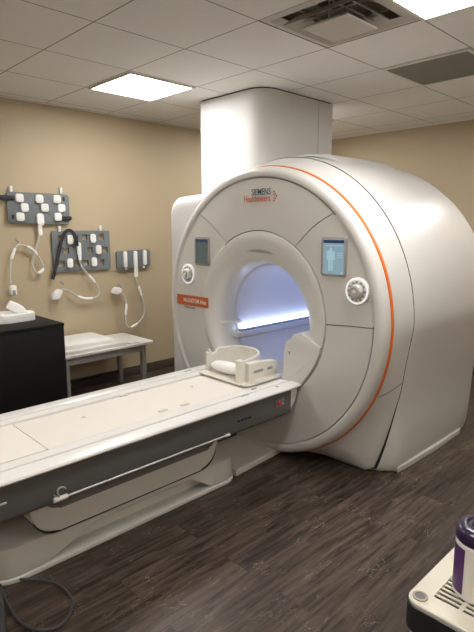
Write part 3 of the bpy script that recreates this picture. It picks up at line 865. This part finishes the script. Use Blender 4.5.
bm = prism(nb(), rpoly([(x-.052, z-.048), (x+.02, z-.045), (x+.055, z+.03), (x+.012, z+.045), (x-.045, z+.006)], .014), 1, WY-.07, WY-.028, .006)
link('plug', bm, 'cwhite', t)
chook(62, 284, 'small grey hook holding the plug of the middle coil')
hook(59.4, 229, 'white hook over the top left corner of the middle coil'); hook(100.3, 228.3, 'white hook over the top right corner of the middle coil')
# 3: small pad with three bars
t = thing('small_coil', 'small dark grey coil pad on the wall with three long white bars', 'coil', (1.45, WY-.03, 1.12))
cs = [wp(x, y, .03) for x, y in ((116.3, 251.3), (149.5, 249.2), (150.2, 265.8), (117.3, 269.9))]
link('pad', prism(nb(), rpoly(cs, .018, 5), 1, WY-.035, WY-.012, .005, 2), 'cgrey', t)
link('coil_element', block(124.7, 259.4, .042, .165, .035, .055, .018, .005), 'cwhite', t)
link('coil_element', block(144.2, 257.5, .042, .155, .035, .055, .018, .005), 'cwhite', t)
link('coil_connector', block(135, 264, .040, .265, .035, .058, .014, .006), 'cwhite', t)
bm = nb()
for x, y in ((126, 268.5), (143.5, 266.5)):
    xa, za = wp(x, y, .045); bm = nb(); tube(bm, catmull([(xa-.008, WY-.045, za+.01), (xa+.004, WY-.045, za-.012), (xa+.016, WY-.045, za+.006)], 4), .004, 8)
    link('strap_loop', bm, 'cwhite', t)
cable(t, ((135.5, 276.6), (138, 284.6), (140.2, 292), (143, 301.6), (144.4, 311), (141.2, 319.7), (134.6, 325.4), (129.8, 327.6), (126, 323.5), (125.6, 315), (126.4, 305.4), (125, 297), (121.5, 292)), ((.11, .21), (.48, .58), (.75, .86)), None)
x, z = wp(116.5, 290.8, .05)
bm = prism(nb(), rpoly([(x-.058, z-.02), (x+.01, z-.038), (x+.062, z-.004), (x+.035, z+.034), (x-.03, z+.036)], .016), 1, WY-.07, WY-.028, .006)
link('plug', bm, 'cwhite', t)
chook(119.5, 287, 'small grey hook holding the plug of the small three bar coil')

# ------------------------------------------------------------------ black cabinet and the coil on it
cab = thing('black_cabinet', 'matt black storage cabinet against the beige wall beside the low bench', 'cabinet', (-.2, 2.2, 0))
cx0, cx1, cyf, cz = -.75, .328, 1.855, .80
link('carcass', box(nb(), cx0, cx1, cyf, WY-.015, .06, cz-.025, .003), 'black', cab)
link('cabinet_top', box(nb(), cx0-.003, cx1+.004, cyf-.003, WY-.012, cz-.025, cz, .004), 'black', cab)
link('plinth', box(nb(), cx0+.03, cx1-.03, cyf+.05, WY-.03, 0, .06), 'black', cab)
fc = thing('coil_holder', 'white block shaped coil holder lying on the black cabinet', 'coil', (.05, 2.27, cz))
bm = nb()
prism(bm, rpoly([(-.14, 2.20), (-.03, 2.12), (.228, 2.15), (.262, 2.29), (.02, 2.42), (-.14, 2.40)], .02), 2, cz, cz+.062, .006)
link('holder_base', bm, 'cwhite', fc)
bm = nb(); prism(bm, rpoly([(-.11, 2.14), (-.01, 2.16), (.0, 2.30), (-.11, 2.30)], .02), 2, cz+.062, cz+.075, .004); link('saddle', bm, 'cwhite', fc)
w0, w1 = at(7.5, 304, 1, 2.26), at(29, 314.5, 1, 2.20)
bm = nb(); rs = []
dr = (w1-w0).normalized(); sd = Vector((0, -1, 0)); sd = (sd - dr*sd.dot(dr)).normalized(); uu = sd.cross(dr)
for u, wd, th in ((0, .030, .026), (.04, .038, .034), (.35, .040, .040), (.62, .038, .036), (.8, .034, .020), (.97, .030, .010), (1, .024, .006)):
    c = w0.lerp(w1, u)
    rs.append([c + sd*(wd*math.copysign(abs(math.cos(a))**.35, math.cos(a))) + uu*(th*math.copysign(abs(math.sin(a))**.35, math.sin(a))) for a in [2*PI*(j+.5)/24 for j in range(24)]])
rings(bm, rs, True, True, True)
link('wedge', bm, 'cwhite', fc)

# ------------------------------------------------------------------ low bench with boards on it
bz = .49
bn = thing('low_bench', 'low white topped bench with grey legs against the beige wall', 'bench', (.8, 2.25, 0))
bx0, bx1, by0, by1 = .36, 1.27, 1.96, 2.51
link('bench_top', prism(nb(), rrect(bx0, bx1, by0, by1, (.03, .01, .01, .03)), 2, bz-.022, bz, .005), 'benchtop', bn)
bm = nb()
for a in ((bx0+.03, bx1-.07, by0+.05, by0+.075), (bx0+.03, bx1-.07, by1-.075, by1-.05), (bx1-.095, bx1-.07, by0+.05, by1-.05), (bx0+.03, bx0+.055, by0+.05, by1-.05)): box(bm, *a, bz-.095, bz-.022)
link('apron', bm, 'benchleg', bn, smooth=False)
for x in (bx0+.05, bx1-.085):
    for yy in (by0+.07, by1-.06):
        link('leg', box(nb(), x-.022, x+.022, yy-.022, yy+.022, 0, bz-.022, .003), 'benchleg', bn)
link('foot_rail', box(nb(), bx0+.07, bx1-.11, by1-.075, by1-.055, .10, .13, .003), 'blackp', bn)
bm = nb(); prism(bm, rrect(.38, 1.0, 1.99, 2.36, .02), 2, bz, bz+.028, .006)
tag(link('white_board', bm, 'benchtop'), 'thin white board lying on the low bench under a thicker slab', 'board', 'white boards on the low bench')
bm = nb(); prism(bm, rrect(.37, .905, 2.06, 2.49, .03), 2, bz+.028, bz+.062, .008)
tag(link('white_board', bm, 'cwhite'), 'thicker white slab on top of the boards on the low bench', 'board', 'white boards on the low bench')
bm = nb(); prism(bm, rrect(1.02, 1.12, 1.975, 2.05, .01), 2, bz, bz+.012, .003)
tag(link('flat_tray', bm, 'light'), 'small flat grey tray at the front edge of the low bench', 'tray')

# ------------------------------------------------------------------ hoses on the floor
pp = [at(x, y, 2, .011) for x, y in ((2, 640), (4, 625), (12, 629), (25, 632), (45, 629.5), (60, 624), (68.5, 616), (72, 603.5), (69.5, 596), (62, 587.5), (54, 583.5), (45.6, 581), (34, 579.5), (24, 579.5))]
pp = [at(x, y, 2, .011) for x, y in ((-2, 574), (0, 584), (4, 597), (10, 608.6), (17, 619), (25, 625.5), (36, 629.5), (48, 629.5), (60, 625.5), (68.5, 616.5), (72, 604), (69.5, 595.5), (63, 588), (55, 583.5), (45.6, 581), (34, 579.7), (20, 579.3), (10, 577.5), (0, 574))]
tag(link('floor_cable', tube(nb(), catmull(pp, 5), .0055, 10), 'hose'), 'thin dark cable looped on the floor beside the table base', 'cable')
pp = [at(x, y, 2, .018) for x, y in ((-30, 560), (-8, 580), (-1, 600), (1, 620), (-2, 650), (-20, 700))]
tag(link('floor_hose', tube(nb(), catmull(pp, 6), .017, 12), 'hose'), 'thick dark hose on the floor at the left edge of the photo', 'hose')

# ------------------------------------------------------------------ utility cart and wipes canister
KZ = .74
kx, ky = -.540, -1.548      # corner nearest the scanner on the left
ct = thing('utility_cart', 'cream plastic utility cart with slotted top shelf and black edge', 'cart', (kx+.3, ky-.25, 0))
kx1, ky1 = kx+.62, ky-.44
bm = nb(); r = .03
# shelf deck with slots: built as bars and frame
def bars():
    bm = nb()
    box(bm, kx+.004, kx+.05, ky1, ky-.004, KZ-.012, KZ, .003); box(bm, kx1-.05, kx1-.004, ky1, ky-.004, KZ-.012, KZ, .003)
    box(bm, kx+.05, kx1-.05, ky-.052, ky-.004, KZ-.012, KZ, .003); box(bm, kx+.05, kx1-.05, ky1, ky1+.05, KZ-.012, KZ, .003)
    return bm
def ringband(x0, x1, y0, y1, r, w, z0, z1, bev=.003):
    bm = nb(); o = rrect(x0, x1, y0, y1, r, 8); i = rrect(x0+w, x1-w, y0+w, y1-w, max(r-w, .004), 8)
    rings(bm, [[(x, y, z0) for x, y in o], [(x, y, z1-.003) for x, y in o], [(x+(.003 if x < (x0+x1)/2 else -.003), y+(.003 if y < (y0+y1)/2 else -.003), z1) for x, y in o], [(x, y, z1) for x, y in i], [(x, y, z0) for x, y in i], [(x, y, z0) for x, y in o]])
    return bm
dk = link('shelf_rim', ringband(kx, kx1, ky1, ky, .032, .046, KZ-.012, KZ), 'cart', ct)
link('shelf_edge', ringband(kx-.003, kx1+.003, ky1-.003, ky+.003, .034, .02, KZ-.070, KZ-.008), 'blackp', ct)
bm = nb(); 
for k in range(36):
    x = kx+.044+k*.015
    box(bm, x, x+.0058, ky1+.046, ky-.046, KZ-.0045, KZ-.0015)
for yy in (ky-.105, ky-.165, ky-.225, ky-.285, ky-.345): box(bm, kx+.04, kx1-.04, yy-.005, yy+.004, KZ-.0050, KZ-.0012)
link('slotted_deck', bm, 'cart', ct)
link('under_tray', box(nb(), kx+.02, kx1-.02, ky1+.02, ky-.02, KZ-.040, KZ-.034), 'tgrey2', ct)
for x in (kx+.026, kx1-.026):
    for yy in (ky-.026, ky1+.026):
        link('leg', lathe_z(nb(), x, yy, [(.017, .05), (.017, KZ-.04)], 20), 'cartleg', ct)
        c = nb(); rings(c, [[(x+q*math.cos(2*PI*k/24), yy+q*math.sin(2*PI*k/24), z) for k in range(24)] for q, z in ((.0165, KZ-.002), (.0165, KZ+.003), (.012, KZ+.003), (.0110, KZ+.0005))], True, False, True)
        cp = link('socket_cap', c, 'cartleg', ct)
        sub('socket_hole', lathe_z(nb(), x+.0, yy, [(.0108, KZ+.0003), (.0108, KZ+.0012)], 20), 'tgrey', cp)
        bm = nb(); n = 20; rings(bm, [[(x+(.025*math.cos(2*PI*k/n)), yy+s, .0255+.025*math.sin(2*PI*k/n)) for k in range(n)] for s in (-.011, .011)], True, True, True)
        link('caster', bm, 'blackp', ct)
link('lower_shelf', prism(nb(), rrect(kx, kx1, ky1, ky, .032), 2, .16, .19, .004), 'cart', ct)
p = at(471.5, 601, 2, KZ); wx, wy = p[0]+.035, p[1]+.002
wc = thing('wipes_canister', 'white wipes canister with purple lid and purple label standing on the cart', 'canister', (wx, wy, KZ+.0))
wr = .052
link('canister_body', lathe_z(nb(), wx, wy, [(wr-.005, KZ), (wr, KZ+.006), (wr, KZ+.128), (wr-.003, KZ+.132), (wr-.003, KZ+.138)], 48), 'canister', wc)
lid = link('lid', lathe_z(nb(), wx, wy, [(wr+.001, KZ+.134), (wr+.002, KZ+.138), (wr+.001, KZ+.156), (wr-.004, KZ+.163), (wr-.014, KZ+.167), (wr-.020, KZ+.166), (wr-.024, KZ+.163)], 48), 'purple', wc)
bm = nb(); n = 32; rings(bm, [[(wx+.004+q*math.cos(2*PI*k/n), wy+q*math.sin(2*PI*k/n), z) for k in range(n)] for q, z in ((.022, KZ+.163), (.022, KZ+.169), (.019, KZ+.171), (.013, KZ+.171), (.011, KZ+.167))], True, False, True)
sub('flip_cap', bm, 'purple', lid)
ad = math.atan2(CAM.y-wy, CAM.x-wx)
bm = nb(); rs = []
for z in (KZ+.014, KZ+.122): rs.append([(wx+(wr+.0008)*math.cos(ad-R(84)+R(50)*k/16), wy+(wr+.0008)*math.sin(ad-R(84)+R(50)*k/16), z) for k in range(17)])
rings(bm, rs, close=False)
link('wrap_label', bm, 'purplel', wc)
# ------------------------------------------------------------------ world, camera, view
w = bpy.data.worlds.new('room'); bpy.context.scene.world = w; w.use_nodes = True
w.node_tree.nodes['Background'].inputs[0].default_value = (.02, .02, .02, 1)
cam = bpy.data.cameras.new('camera'); co = bpy.data.objects.new('camera', cam); C.objects.link(co)
cam.sensor_fit = 'VERTICAL'; cam.sensor_height = 36; cam.lens = FL/632*36
mw = Matrix.Identity(4)
for i in range(3):
    mw[i][0] = rt[i]; mw[i][1] = up[i]; mw[i][2] = -fw[i]; mw[i][3] = CAM[i]
co.matrix_world = mw
bpy.context.scene.camera = co
vs = bpy.context.scene.view_settings
vs.view_transform = 'Standard'; vs.look = 'None'; vs.gamma = 1; vs.use_curve_mapping = False
vs.exposure = .75
